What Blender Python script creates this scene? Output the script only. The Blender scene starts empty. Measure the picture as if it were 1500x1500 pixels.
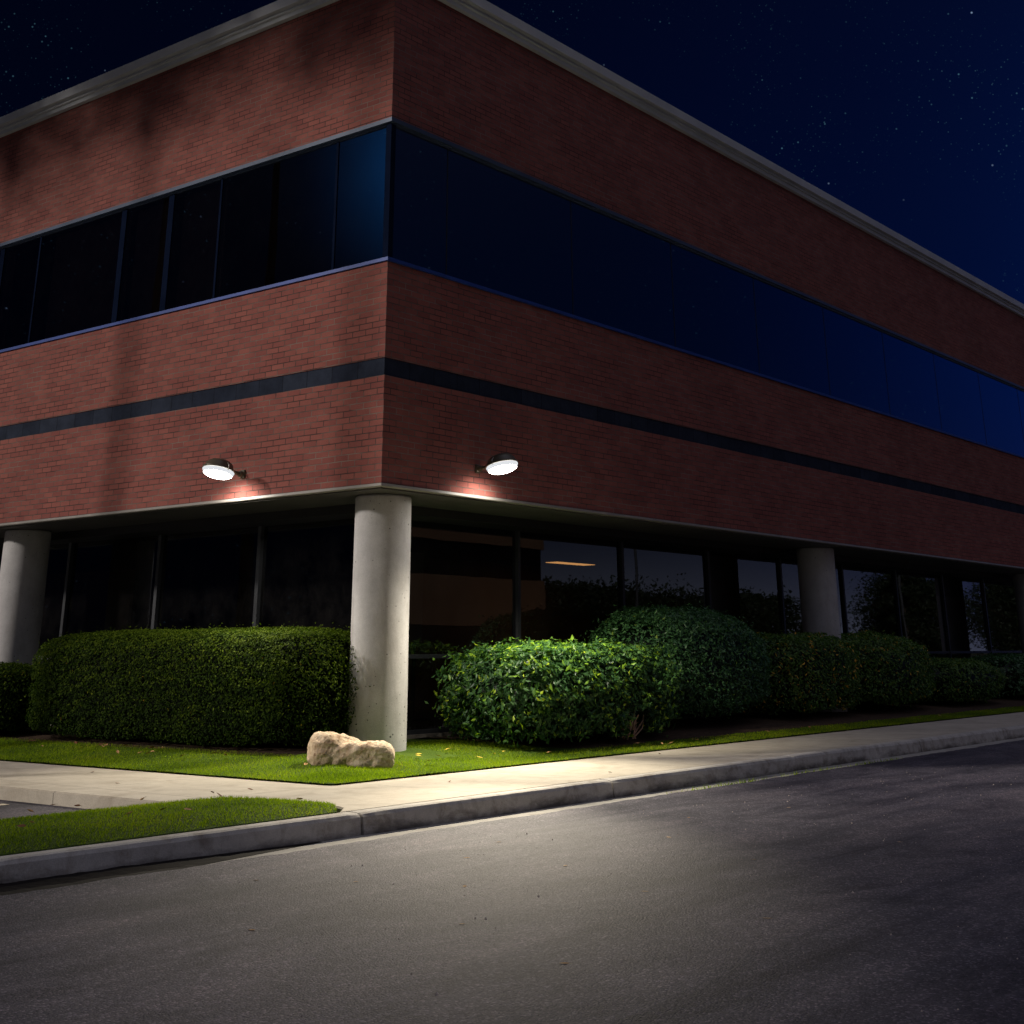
import bpy, bmesh, math, random
import numpy as np
from mathutils import Vector, Matrix, noise

rad = math.radians
rng = np.random.default_rng(11)
random.seed(11)
scene = bpy.context.scene
COL = scene.collection

# ------------------------------------------------------------------ helpers
def tag(o, label=None, cat=None, group=None, kind=None):
    if label: o['label'] = label
    if cat: o['category'] = cat
    if group: o['group'] = group
    if kind: o['kind'] = kind
    return o

def empty(name, loc=(0, 0, 0), rotz=0.0):
    o = bpy.data.objects.new(name, None)
    o.empty_display_size = 0.2
    COL.objects.link(o)
    o.location = loc
    o.rotation_euler = (0, 0, rotz)
    return o

def link(name, me, m, parent=None, smooth=False):
    o = bpy.data.objects.new(name, me)
    COL.objects.link(o)
    if m is not None:
        me.materials.clear()
        me.materials.append(m)
    if parent is not None:
        o.parent = parent
    if smooth:
        me.polygons.foreach_set('use_smooth', [True] * len(me.polygons))
    return o

def mesh(name, verts, faces):
    me = bpy.data.meshes.new(name)
    me.from_pydata(verts, [], faces)
    me.update()
    return me

def bm_mesh(bm, name='shape'):
    me = bpy.data.meshes.new(name)
    bm.normal_update()
    bm.to_mesh(me)
    bm.free()
    return me

def add_box(bm, x0, x1, y0, y1, z0, z1, bevel=0.0):
    r = bmesh.ops.create_cube(bm, size=1.0)
    vs = r['verts']
    for v in vs:
        v.co.x = x0 + (v.co.x + .5) * (x1 - x0)
        v.co.y = y0 + (v.co.y + .5) * (y1 - y0)
        v.co.z = z0 + (v.co.z + .5) * (z1 - z0)
    if bevel > 0:
        es = list({e for v in vs for e in v.link_edges})
        bmesh.ops.bevel(bm, geom=es, offset=bevel, segments=2, affect='EDGES', profile=.5)

def box(name, dims, m, parent=None, bevel=0.0):
    bm = bmesh.new()
    add_box(bm, *dims, bevel=bevel)
    return link(name, bm_mesh(bm, name), m, parent)

def add_lathe(bm, prof, seg=48, mat=Matrix(), cap=True):
    rings = []
    for r, z in prof:
        rings.append([bm.verts.new(mat @ Vector((r * math.cos(2 * math.pi * k / seg), r * math.sin(2 * math.pi * k / seg), z))) for k in range(seg)])
    for a, b in zip(rings[:-1], rings[1:]):
        for k in range(seg):
            bm.faces.new((a[k], a[(k + 1) % seg], b[(k + 1) % seg], b[k]))
    if cap:
        bm.faces.new(list(reversed(rings[0])))
        bm.faces.new(rings[-1])

def add_tube(bm, pts, radii, seg=10):
    rings = []
    pts = [Vector(p) for p in pts]
    for i, p in enumerate(pts):
        t = (pts[min(i + 1, len(pts) - 1)] - pts[max(i - 1, 0)]).normalized()
        a = Vector((0, 0, 1)) if abs(t.z) < .9 else Vector((1, 0, 0))
        u = t.cross(a).normalized(); v = t.cross(u)
        rings.append([bm.verts.new(p + radii[i] * (math.cos(2 * math.pi * k / seg) * u + math.sin(2 * math.pi * k / seg) * v)) for k in range(seg)])
    for a, b in zip(rings[:-1], rings[1:]):
        for k in range(seg):
            bm.faces.new((a[k], b[k], b[(k + 1) % seg], a[(k + 1) % seg]))
    bm.faces.new(rings[0]); bm.faces.new(list(reversed(rings[-1])))

XR, YL = 46.0, 22.0     # the two walls run this far from the corner
def sweep_L(name, prof, m, parent=None, xr=XR, yl=YL, uvshift=0.0):
    """profile [(outward offset, z)] swept along left wall -> corner -> right wall, mitred, uv in metres"""
    n = len(prof)
    verts, uvd = [], []
    for o, z in prof: verts.append((-o, yl, z))
    for o, z in prof: verts.append((-o, -o, z))
    for o, z in prof: verts.append((xr, -o, z))
    faces, uvs = [], []
    per = [0.0]
    for i in range(n):
        a, b = prof[i], prof[(i + 1) % n]
        per.append(per[-1] + math.dist(a, b))
    for s, (u0, u1) in enumerate(((-yl, 0.0), (0.0, xr))):
        for i in range(n):
            j = (i + 1) % n
            faces.append((s * n + i, (s + 1) * n + i, (s + 1) * n + j, s * n + j))
            vert = abs(prof[i][1] - prof[j][1]) >= abs(prof[i][0] - prof[j][0])
            za, zb = (prof[i][1], prof[j][1]) if vert else (per[i], per[i + 1])
            uvs += [(u0, za), (u1, za), (u1, zb), (u0, zb)]
    faces.append(tuple(range(n))); uvs += [(p[0], p[1]) for p in prof]
    faces.append(tuple(reversed(range(2 * n, 3 * n)))); uvs += [(p[0], p[1]) for p in reversed(prof)]
    me = mesh(name, verts, faces)
    uv = me.uv_layers.new(name='UVMap')
    for l, c in zip(uv.data, uvs): l.uv = c
    bm = bmesh.new(); bm.from_mesh(me); bmesh.ops.recalc_face_normals(bm, faces=bm.faces); bm.to_mesh(me); bm.free()
    return link(name, me, m, parent)

# ------------------------------------------------------------------ materials
class NT:
    def __init__(s, name):
        s.m = bpy.data.materials.new(name); s.m.use_nodes = True
        s.t = s.m.node_tree; s.t.nodes.clear()
        s.out = s.n('ShaderNodeOutputMaterial')
    def n(s, kind, **kw):
        nd = s.t.nodes.new(kind)
        for k, v in kw.items():
            if k.startswith('i_'):
                key = k[2:].replace('_', ' ')
                nd.inputs[key].default_value = v
            else:
                setattr(nd, k, v)
        return nd
    def l(s, a, b): s.t.links.new(a, b)
    def ramp(s, fac, stops, interp='LINEAR'):
        r = s.n('ShaderNodeValToRGB'); r.color_ramp.interpolation = interp
        e = r.color_ramp.elements
        while len(e) < len(stops): e.new(.5)
        for el, (p, c) in zip(e, stops):
            el.position = p; el.color = c if len(c) == 4 else (*c, 1)
        if fac is not None: s.l(fac, r.inputs[0])
        return r.outputs[0]
    def noise(s, vec, scale, detail=4, rough=.55, w=None, dist=0.0):
        nd = s.n('ShaderNodeTexNoise'); nd.inputs['Scale'].default_value = scale
        nd.inputs['Detail'].default_value = detail; nd.inputs['Roughness'].default_value = rough
        nd.inputs['Distortion'].default_value = dist
        if vec is not None: s.l(vec, nd.inputs['Vector'])
        return nd.outputs['Fac']
    def coord(s, what='Object'):
        return s.n('ShaderNodeTexCoord').outputs[what]
    def mapping(s, vec, scale=(1, 1, 1), loc=(0, 0, 0), rot=(0, 0, 0)):
        mp = s.n('ShaderNodeMapping'); s.l(vec, mp.inputs['Vector'])
        mp.inputs['Scale'].default_value = scale; mp.inputs['Location'].default_value = loc; mp.inputs['Rotation'].default_value = rot
        return mp.outputs[0]
    def mix(s, fac, a, b, blend='MIX'):
        nd = s.n('ShaderNodeMix', data_type='RGBA', blend_type=blend)
        for i, v in ((0, fac), (6, a), (7, b)):
            if isinstance(v, bpy.types.NodeSocket): s.l(v, nd.inputs[i])
            elif i == 0: nd.inputs[0].default_value = v
            else: nd.inputs[i].default_value = v if len(v) == 4 else (*v, 1)
        return nd.outputs[2]
    def math(s, op, a, b=0.0, c=0.0, clamp=False):
        nd = s.n('ShaderNodeMath', operation=op, use_clamp=clamp)
        for i, v in enumerate((a, b, c)):
            if isinstance(v, bpy.types.NodeSocket): s.l(v, nd.inputs[i])
            else: nd.inputs[i].default_value = v
        return nd.outputs[0]
    def bump(s, h, strength=.4, dist=.01, prev=None):
        b = s.n('ShaderNodeBump'); b.inputs['Strength'].default_value = strength; b.inputs['Distance'].default_value = dist
        s.l(h, b.inputs['Height'])
        if prev is not None: s.l(prev, b.inputs['Normal'])
        return b.outputs[0]
    def bsdf(s, color, rough=.8, normal=None, metallic=0.0, spec=.5):
        p = s.n('ShaderNodeBsdfPrincipled')
        if isinstance(color, bpy.types.NodeSocket): s.l(color, p.inputs['Base Color'])
        else: p.inputs['Base Color'].default_value = (*color, 1) if len(color) == 3 else color
        if isinstance(rough, bpy.types.NodeSocket): s.l(rough, p.inputs['Roughness'])
        else: p.inputs['Roughness'].default_value = rough
        p.inputs['Metallic'].default_value = metallic
        p.inputs['Specular IOR Level'].default_value = spec
        if normal is not None: s.l(normal, p.inputs['Normal'])
        s.l(p.outputs[0], s.out.inputs[0])
        return p

def plain(name, c, rough=.7, metallic=0.0, spec=.5, var=.25, scale=6.0):
    t = NT(name); co = t.coord()
    f = t.noise(co, scale, 5, .6)
    c0 = tuple(x * (1 - var) for x in c); c1 = tuple(min(1, x * (1 + var)) for x in c)
    t.bsdf(t.ramp(f, [(.3, c0), (.7, c1)]), rough, t.bump(t.noise(co, scale * 14, 3), .12, .004), metallic, spec)
    return t.m

def brick_material():
    t = NT('red_brick'); uv = t.coord('UV')
    mp = t.mapping(uv, loc=(0, -2.75, 0))
    # slight waviness so that the courses are not ruled lines
    wob = t.n('ShaderNodeTexNoise'); wob.inputs['Scale'].default_value = 3.0; t.l(uv, wob.inputs['Vector'])
    vm = t.n('ShaderNodeVectorMath', operation='SUBTRACT'); t.l(wob.outputs['Color'], vm.inputs[0]); vm.inputs[1].default_value = (.5, .5, .5)
    vs = t.n('ShaderNodeVectorMath', operation='SCALE'); t.l(vm.outputs[0], vs.inputs[0]); vs.inputs['Scale'].default_value = .006
    va = t.n('ShaderNodeVectorMath', operation='ADD'); t.l(mp, va.inputs[0]); t.l(vs.outputs[0], va.inputs[1])
    def bricktex(c1, c2, mo, ms):
        b = t.n('ShaderNodeTexBrick'); t.l(va.outputs[0], b.inputs['Vector'])
        b.offset = .5; b.offset_frequency = 2; b.squash = 1.0
        b.inputs['Scale'].default_value = 1.0
        b.inputs['Brick Width'].default_value = .2032; b.inputs['Row Height'].default_value = .0677
        b.inputs['Mortar Size'].default_value = ms; b.inputs['Mortar Smooth'].default_value = .25; b.inputs['Bias'].default_value = 0.0
        b.inputs['Color1'].default_value = (*c1, 1); b.inputs['Color2'].default_value = (*c2, 1); b.inputs['Mortar'].default_value = (*mo, 1)
        return b
    b = bricktex((.238, .074, .064), (.302, .102, .083), (.066, .044, .040), .0060)
    wide = t.noise(uv, .55, 5, .6)
    mid = t.noise(uv, 4.5, 6, .65)
    fine = t.noise(uv, 90, 4, .6)
    c = t.mix(1.0, b.outputs['Color'], t.ramp(wide, [(.3, (.80, .78, .78)), (.62, (1, 1, 1))]), 'MULTIPLY')
    c = t.mix(1.0, c, t.ramp(mid, [(.25, (.86, .85, .86)), (.6, (1.03, 1.02, 1.0))]), 'MULTIPLY')
    c = t.mix(.5, c, t.ramp(fine, [(.3, (.6, .6, .6)), (.7, (1.25, 1.2, 1.15))]), 'MULTIPLY')
    # lime bloom on part of the bed joints, as old mortar shows it
    bed = t.noise(t.mapping(uv, scale=(.7, 2.0, 1)), 2.2, 3)
    c = t.mix(t.math('MULTIPLY', b.outputs['Fac'], t.ramp(bed, [(.42, (0, 0, 0)), (.64, (.75, .75, .75))])), c, (.26, .19, .16))
    h = t.math('ADD', t.math('MULTIPLY', b.outputs['Fac'], -1.0), t.math('MULTIPLY', fine, .35))
    t.bsdf(c, .88, t.bump(h, .7, .006), spec=.25)
    return t.m

def concrete(name, c0, c1, joint=None, pits=False, grime=None, scale=1.0, stain=.5):
    t = NT(name); co = t.coord()
    big = t.noise(co, .8 * scale, 6, .6); mid = t.noise(co, 6 * scale, 6, .65); fine = t.noise(co, 120, 3, .6)
    c = t.ramp(t.math('ADD', t.math('MULTIPLY', big, .55), t.math('MULTIPLY', mid, .45)), [(.32, c0), (.66, c1)])
    c = t.mix(.55, c, t.ramp(fine, [(.3, (.72, .71, .69)), (.7, (1.15, 1.14, 1.12))]), 'MULTIPLY')
    st = t.noise(t.mapping(co, scale=(1, 1, .35) if pits else (1, 1, 1)), 2.6 * scale, 6, .7, dist=.6)
    c = t.mix(stain, c, t.ramp(st, [(.33, (.55, .5, .45)), (.52, (1, 1, 1))]), 'MULTIPLY')
    h = t.math('ADD', t.math('MULTIPLY', mid, .35), t.math('MULTIPLY', fine, .5))
    nrm = None
    if joint:
        sp = t.n('ShaderNodeSeparateXYZ'); t.l(co, sp.inputs[0])
        fac = None
        for ax, step, off in joint:
            wv = t.math('ADD', sp.outputs[ax], t.math('MULTIPLY', t.noise(co, 3, 2), .012))
            f = t.math('ABSOLUTE', t.math('SUBTRACT', t.math('FRACT', t.math('DIVIDE', t.math('ADD', wv, 100 * step + off), step)), .5))
            g = t.math('LESS_THAN', f, .0055 / step)
            fac = g if fac is None else t.math('MAXIMUM', fac, g)
        c = t.mix(t.math('MULTIPLY', fac, .6), c, (.07, .06, .05))
        h = t.math('SUBTRACT', h, t.math('MULTIPLY', fac, 1.5))
    if pits:
        vo = t.n('ShaderNodeTexVoronoi', feature='F1'); vo.inputs['Scale'].default_value = 24; t.l(co, vo.inputs['Vector'])
        wn = t.n('ShaderNodeSeparateColor'); t.l(vo.outputs['Color'], wn.inputs[0])
        sp = t.n('ShaderNodeSeparateXYZ'); t.l(co, sp.inputs[0])
        dens = t.ramp(t.math('MULTIPLY', sp.outputs[2], 1 / 2.7), [(0.0, (.5, .5, .5)), (.16, (.5, .5, .5)), (.25, (.16, .16, .16)), (.75, (.16, .16, .16)), (1, (.35, .35, .35))])
        p = t.math('LESS_THAN', vo.outputs['Distance'], t.math('MULTIPLY', wn.outputs[1], .27))
        p = t.math('MULTIPLY', p, t.math('LESS_THAN', wn.outputs[0], dens))
        c = t.mix(t.math('MULTIPLY', p, .8), c, (.05, .05, .05))
        h = t.math('SUBTRACT', h, t.math('MULTIPLY', p, 2.0))
    if grime:
        sp = t.n('ShaderNodeSeparateXYZ'); t.l(co, sp.inputs[0])
        z0, z1, gc = grime
        g = t.math('DIVIDE', t.math('SUBTRACT', sp.outputs[2], z0), z1 - z0)
        g = t.math('ADD', g, t.math('MULTIPLY', t.math('SUBTRACT', t.noise(t.mapping(co, scale=(1, 1, 3)), 1.7, 6, .7), .5), 2.2))
        c = t.mix(t.ramp(g, [(.15, (.85, .85, .85)), (.75, (0, 0, 0))]), c, gc)
    t.bsdf(c, .86, t.bump(h, .45, .006), spec=.3)
    return t.m

def asphalt(name, base=.085):
    t = NT(name); co = t.coord()
    big = t.noise(t.mapping(co, scale=(.3, .9, 1)), .55, 6, .6, dist=.8)
    streak = t.noise(t.mapping(co, scale=(.12, 1.3, 1), rot=(0, 0, rad(4))), 1.6, 6, .62, dist=.5)
    mid = t.noise(co, 9, 5, .65); fine = t.noise(co, 160, 2, .7)
    vo = t.n('ShaderNodeTexVoronoi', feature='F1'); vo.inputs['Scale'].default_value = 95; t.l(co, vo.inputs['Vector'])
    sc = t.n('ShaderNodeSeparateColor'); t.l(vo.outputs['Color'], sc.inputs[0])
    b = base
    c = t.ramp(big, [(.34, (b * .62, b * .57, b * .74)), (.52, (b * .98, b * .90, b * 1.10)), (.66, (b * 1.28, b * 1.15, b * 1.36))])
    c = t.mix(1.0, c, t.ramp(streak, [(.34, (.45, .44, .50)), (.48, (.95, .95, .97)), (.7, (1.3, 1.24, 1.18))]), 'MULTIPLY')
    c = t.mix(.7, c, t.ramp(mid, [(.3, (.75, .75, .75)), (.7, (1.2, 1.2, 1.2))]), 'MULTIPLY')
    blot = t.noise(t.mapping(co, scale=(.55, 1, 1)), 1.5, 7, .68, dist=1.2)
    c = t.mix(1.0, c, t.ramp(blot, [(.36, (.62, .62, .66)), (.5, (.98, .98, .99)), (.64, (1.32, 1.28, 1.24))]), 'MULTIPLY')
    c = t.mix(.85, c, t.ramp(sc.outputs[0], [(.0, (.62, .62, .62)), (.6, (1, 1, 1)), (.84, (1.25, 1.22, 1.18)), (.95, (2.8, 2.6, 2.4))]), 'MULTIPLY')
    grit = t.noise(co, 55, 2, .5)
    c = t.mix(.6, c, t.ramp(grit, [(.35, (.75, .75, .75)), (.65, (1.2, 1.2, 1.2))]), 'MULTIPLY')
    h = t.math('ADD', t.math('MULTIPLY', vo.outputs['Distance'], -1.1), t.math('MULTIPLY', fine, .5))
    # rolled patches, a few cracks
    t.bsdf(c, .78, t.bump(h, .55, .006, t.bump(big, .2, .05)), spec=.35)
    return t.m

def leaf_material(name, stops, rough=.45, spec=.5, trans=.25):
    t = NT(name)
    at = t.n('ShaderNodeAttribute', attribute_name='var')
    c = t.ramp(at.outputs['Fac'], stops)
    p = t.bsdf(c, rough, spec=spec)
    tr = t.n('ShaderNodeBsdfTranslucent'); t.l(t.mix(1.0, c, (1.3, 1.5, .6), 'MULTIPLY'), tr.inputs['Color'])
    mx = t.n('ShaderNodeMixShader'); mx.inputs[0].default_value = trans
    t.l(p.outputs[0], mx.inputs[1]); t.l(tr.outputs[0], mx.inputs[2]); t.l(mx.outputs[0], t.out.inputs[0])
    return t.m

def glass_material(name, tint, ior, refl=(.85, .9, 1.0), dust=.03):
    t = NT(name); co = t.coord()
    fr = t.n('ShaderNodeFresnel'); fr.inputs['IOR'].default_value = ior
    nb = t.bump(t.noise(co, .9, 2, .4), .06, .02)
    gl = t.n('ShaderNodeBsdfGlossy'); gl.inputs['Color'].default_value = (*refl, 1); gl.inputs['Roughness'].default_value = .012
    t.l(nb, gl.inputs['Normal'])
    tr = t.n('ShaderNodeBsdfTransparent'); tr.inputs['Color'].default_value = (*tint, 1)
    mx = t.n('ShaderNodeMixShader'); t.l(fr.outputs[0], mx.inputs[0]); t.l(tr.outputs[0], mx.inputs[1]); t.l(gl.outputs[0], mx.inputs[2])
    # a thin film of dust
    df = t.n('ShaderNodeBsdfDiffuse'); df.inputs['Color'].default_value = (.30, .28, .26, 1)
    m2 = t.n('ShaderNodeMixShader'); t.l(t.ramp(t.noise(co, 2.2, 6, .7), [(.35, (.0, .0, .0)), (.8, (dust, dust, dust))]), m2.inputs[0])
    t.l(mx.outputs[0], m2.inputs[1]); t.l(df.outputs[0], m2.inputs[2])
    t.l(m2.outputs[0], t.out.inputs[0])
    return t.m

def emission(name, c, s):
    t = NT(name)
    e = t.n('ShaderNodeEmission'); e.inputs[0].default_value = (*c, 1); e.inputs[1].default_value = s
    t.l(e.outputs[0], t.out.inputs[0])
    return t.m

M = {}
M['brick'] = brick_material()
M['band'] = None
def band_material():
    t = NT('slate_band'); uv = t.coord('UV')
    b = t.n('ShaderNodeTexBrick'); t.l(t.mapping(uv, loc=(0.0, -3.9, 0)), b.inputs['Vector'])
    b.offset = 0; b.inputs['Scale'].default_value = 1; b.inputs['Brick Width'].default_value = .406; b.inputs['Row Height'].default_value = .6
    b.inputs['Mortar Size'].default_value = .005
    b.inputs['Color1'].default_value = (.016, .021, .036, 1); b.inputs['Color2'].default_value = (.026, .033, .052, 1); b.inputs['Mortar'].default_value = (.008, .010, .016, 1)
    f = t.noise(uv, 5, 6, .7); g = t.noise(uv, 70, 3)
    c = t.mix(1, b.outputs[0], t.ramp(f, [(.3, (.65, .65, .68)), (.7, (1.25, 1.25, 1.25))]), 'MULTIPLY')
    t.bsdf(c, .85, t.bump(g, .25, .004), spec=.08)
    return t.m
M['band'] = band_material()
M['cornice'] = plain('weathered_fascia_metal', (.54, .56, .58), .5, .0, .5, .12, 1.3)
M['trim'] = plain('pale_flashing_metal', (.27, .25, .23), .45, .0, .5, .15, 3)
M['dark_metal'] = plain('bronze_anodised_metal', (.055, .058, .065), .4, .3, .5, .2, 3)
M['blue_metal'] = plain('window_trim_metal', (.05, .075, .13), .45, .1, .4, .2, 2)
M['sill_metal'] = plain('sky_tinted_sill_metal', (.018, .05, .24), .45, .1, .4, .2, 2)  # blue of the reflected sky is put into the sill colour
M['mullion'] = plain('dark_blue_mullion', (.006, .010, .026), .9, .0, .0, .2, 2)
M['soffit'] = plain('soffit_panel', (.075, .070, .066), .55, 0, .4, .25, 2)
M['far_brick'] = plain('far_brown_brick', (.19, .11, .068), .9, 0, .1, .2, .6)
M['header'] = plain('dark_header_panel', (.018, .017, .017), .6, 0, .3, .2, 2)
M['column'] = concrete('column_concrete', (.42, .41, .415), (.60, .59, .595), pits=True, stain=.4)
M['plinth'] = concrete('plinth_concrete', (.20, .18, .16), (.33, .30, .27))
M['walk'] = concrete('pavement_concrete', (.43, .385, .315), (.60, .54, .445), joint=[(0, 1.6, .45), (1, 1.55, .2)], stain=.45)
M['kerb'] = concrete('kerb_concrete', (.42, .395, .36), (.60, .57, .52), grime=(-.175, -.045, (.05, .042, .036)), stain=.85, scale=1.8)
M['gutter'] = concrete('gutter_concrete', (.28, .265, .24), (.46, .44, .40), stain=.8)
M['road'] = asphalt('worn_asphalt', .092)
M['parking'] = asphalt('parking_asphalt', .06)
M['glass_up'] = glass_material('upper_tinted_glass', (.48, .45, .45), 2.3, dust=.004)
M['glass_dn'] = glass_material('lower_tinted_glass', (.34, .32, .30), 1.75)
M['mark'] = plain('worn_road_paint', (.55, .48, .36), .8, 0, .3, .35, 12)
M['room'] = plain('room_wall_paint', (.34, .25, .18), .9, 0, .2, .12, 1)
M['roomdark'] = plain('dim_ceiling_tile', (.12, .11, .10), .9, 0, .2, .2, 1)
M['blind'] = plain('grey_roller_blind', (.55, .42, .38), .9, 0, .1, .15, 8)
M['screen'] = plain('black_screen_glass', (.006, .006, .007), .2, 0, .5, .1, 1)
M['white'] = plain('mirrored_edge_white', (.7, .68, .63), .4, 0, .5, .05, 1)
M['wood'] = plain('dark_veneer', (.05, .028, .018), .5, 0, .5, .3, 3)
M['roof'] = plain('roof_gravel', (.2, .2, .2), .95)
M['lamp_metal'] = plain('bronze_lamp_housing', (.085, .072, .046), .4, .2, .5, .15, 9)
M['steel'] = plain('bright_clip_steel', (.62, .60, .55), .28, .9, .5, .1, 20)
M['bark'] = plain('tree_bark', (.07, .052, .04), .95, 0, .2, .4, 9)
M['twig'] = plain('bare_twig_bark', (.62, .40, .32), .85, 0, .2, .25, 30)
M['soil'] = plain('mulch_soil', (.055, .036, .024), .95, 0, .1, .4, 18)

M['litter'] = plain('dark_gutter_litter', (.012, .009, .007), .9, 0, .2, .7, 30)
def lawn_material():
    t = NT('lawn_turf'); co = t.coord()
    a = t.noise(co, 3, 5, .6); b = t.noise(co, 60, 4, .7)
    c = t.ramp(a, [(.3, (.045, .085, .012)), (.7, (.085, .14, .018))])
    c = t.mix(.8, c, t.ramp(b, [(.3, (.4, .4, .35)), (.7, (1.4, 1.35, 1.1))]), 'MULTIPLY')
    t.bsdf(c, .95, t.bump(b, .8, .02), spec=.1)
    return t.m
M['lawn'] = lawn_material()
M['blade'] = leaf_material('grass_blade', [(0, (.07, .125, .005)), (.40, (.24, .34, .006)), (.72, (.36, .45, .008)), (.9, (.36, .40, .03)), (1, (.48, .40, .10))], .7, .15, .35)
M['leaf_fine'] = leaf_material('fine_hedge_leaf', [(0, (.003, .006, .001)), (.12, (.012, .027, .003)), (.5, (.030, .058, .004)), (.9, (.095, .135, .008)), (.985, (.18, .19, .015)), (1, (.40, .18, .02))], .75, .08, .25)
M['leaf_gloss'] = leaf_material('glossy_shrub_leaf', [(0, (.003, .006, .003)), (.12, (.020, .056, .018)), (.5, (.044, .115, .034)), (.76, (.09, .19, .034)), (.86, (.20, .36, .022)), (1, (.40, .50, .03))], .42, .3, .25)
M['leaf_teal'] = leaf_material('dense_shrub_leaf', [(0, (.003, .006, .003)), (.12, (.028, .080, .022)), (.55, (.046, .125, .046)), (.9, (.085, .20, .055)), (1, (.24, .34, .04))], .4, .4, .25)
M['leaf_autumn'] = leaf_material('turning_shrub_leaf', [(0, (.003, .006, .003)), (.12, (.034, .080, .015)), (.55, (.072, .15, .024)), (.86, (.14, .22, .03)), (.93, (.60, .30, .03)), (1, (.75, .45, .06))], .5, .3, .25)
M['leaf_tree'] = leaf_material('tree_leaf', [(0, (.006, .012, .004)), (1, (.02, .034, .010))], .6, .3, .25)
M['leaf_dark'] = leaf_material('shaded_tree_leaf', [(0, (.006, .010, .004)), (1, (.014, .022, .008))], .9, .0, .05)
M['dry_leaf'] = plain('dry_fallen_leaf', (.44, .25, .10), .85, 0, .2, .35, 40)
M['yellow_leaf'] = plain('yellow_fallen_leaf', (.62, .44, .06), .8, 0, .2, .25, 40)
M['chip'] = plain('pale_stone_chip', (.55, .46, .38), .85, 0, .2, .45, 60)
M['pale_leaf'] = plain('pale_bleached_leaf', (.66, .46, .28), .85, 0, .2, .25, 40)
M['brown_leaf'] = plain('brown_fallen_leaf', (.22, .10, .05), .85, 0, .2, .35, 40)

def rock_material():
    t = NT('sandstone_boulder'); co = t.coord()
    a = t.noise(co, 3.2, 7, .68, dist=.4); b = t.noise(co, 16, 6, .7); f = t.noise(co, 90, 3)
    c = t.ramp(a, [(.28, (.46, .32, .21)), (.5, (.66, .52, .37)), (.72, (.78, .67, .52))])
    c = t.mix(.9, c, t.ramp(b, [(.3, (.55, .42, .33)), (.55, (1, 1, 1))]), 'MULTIPLY')
    vo = t.n('ShaderNodeTexVoronoi', feature='F1'); vo.inputs['Scale'].default_value = 21; t.l(co, vo.inputs['Vector'])
    sc = t.n('ShaderNodeSeparateColor'); t.l(vo.outputs['Color'], sc.inputs[0])
    pit = t.math('MULTIPLY', t.math('LESS_THAN', vo.outputs['Distance'], t.math('MULTIPLY', sc.outputs[1], .38)), t.math('LESS_THAN', sc.outputs[0], .42))
    c = t.mix(t.math('MULTIPLY', pit, .55), c, (.19, .10, .055))
    h = t.math('ADD', t.math('ADD', b, t.math('MULTIPLY', f, .3)), t.math('MULTIPLY', pit, -.8))
    t.bsdf(c, .9, t.bump(h, .8, .02), spec=.2)
    return t.m
M['rock'] = rock_material()

# ------------------------------------------------------------------ camera
PX = 1948.102 / 1500.0
yaw, pitch, roll = .66590925, .35813785, -.00520952
cy, sy = math.cos(yaw), math.sin(yaw)
fwd = Vector((math.cos(pitch) * cy, math.cos(pitch) * sy, math.sin(pitch)))
r = Vector((sy, -cy, 0)); u = r.cross(fwd)
r2 = math.cos(roll) * r + math.sin(roll) * u
u2 = -math.sin(roll) * r + math.cos(roll) * u
cd = bpy.data.cameras.new('camera'); cam = bpy.data.objects.new('camera', cd); COL.objects.link(cam)
m4 = Matrix.Identity(4)
for i in range(3):
    m4[i][0] = r2[i]; m4[i][1] = u2[i]; m4[i][2] = -fwd[i]
m4[0][3], m4[1][3], m4[2][3] = -10.44320945, -9.98457458, 1.0583177
cam.matrix_world = m4
cd.sensor_width = 36.0; cd.lens = 36.0 * PX
cd.shift_y = -522.774 / 1500.0
cd.clip_start = .05; cd.clip_end = 3000
scene.camera = cam

# ------------------------------------------------------------------ the setting
def lawn_h(x, y):
    d = min(x + 1.55, y + 1.0); t = min(1.0, max(0.0, d / 1.5))
    return .015 + .105 * t * t * (3 - 2 * t)

def sheet(name, x0, x1, y0, y1, z, m, n=1):
    bm = bmesh.new()
    bmesh.ops.create_grid(bm, x_segments=n, y_segments=n, size=.5)
    for v in bm.verts:
        v.co = Vector((x0 + (v.co.x + .5) * (x1 - x0), y0 + (v.co.y + .5) * (y1 - y0), z))
    return tag(link(name, bm_mesh(bm, name), m), kind='structure')

M['earth'] = plain('dry_verge_earth', (.05, .055, .03), .95, 0, .1, .4, .5)
sheet('ground', -900, 900, -900, 900, -.30, M['earth'])
sheet('road', -90, 140, -15.0, -3.3, -.158, M['road'])
sheet('parking_ground', -60, -3.1, -1.9, 60, -.105, M['parking'])
sheet('gutter', -90, 140, -2.95, -2.55, -.143, M['gutter'])

# asphalt lip with a ragged edge lying over the concrete gutter
def ragged_strip():
    verts, faces = [], []
    xs = np.linspace(-60, 100, 2400)
    e = -2.895 + .012 * np.sin(xs * 2.1) + .010 * np.sin(xs * 7.3 + 1) + .008 * np.sin(xs * 23.0) + rng.normal(0, .006, len(xs))
    for x, y in zip(xs, e):
        verts += [(x, -3.3, -.158), (x, y - .03, -.1335), (x, y, -.145)]
    for i in range(len(xs) - 1):
        a = i * 3; b = a + 3
        faces += [(a, b, b + 1, a + 1), (a + 1, b + 1, b + 2, a + 2)]
    return mesh('road', verts, faces)
tag(link('road_edge', ragged_strip(), M['road']), kind='structure')

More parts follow.
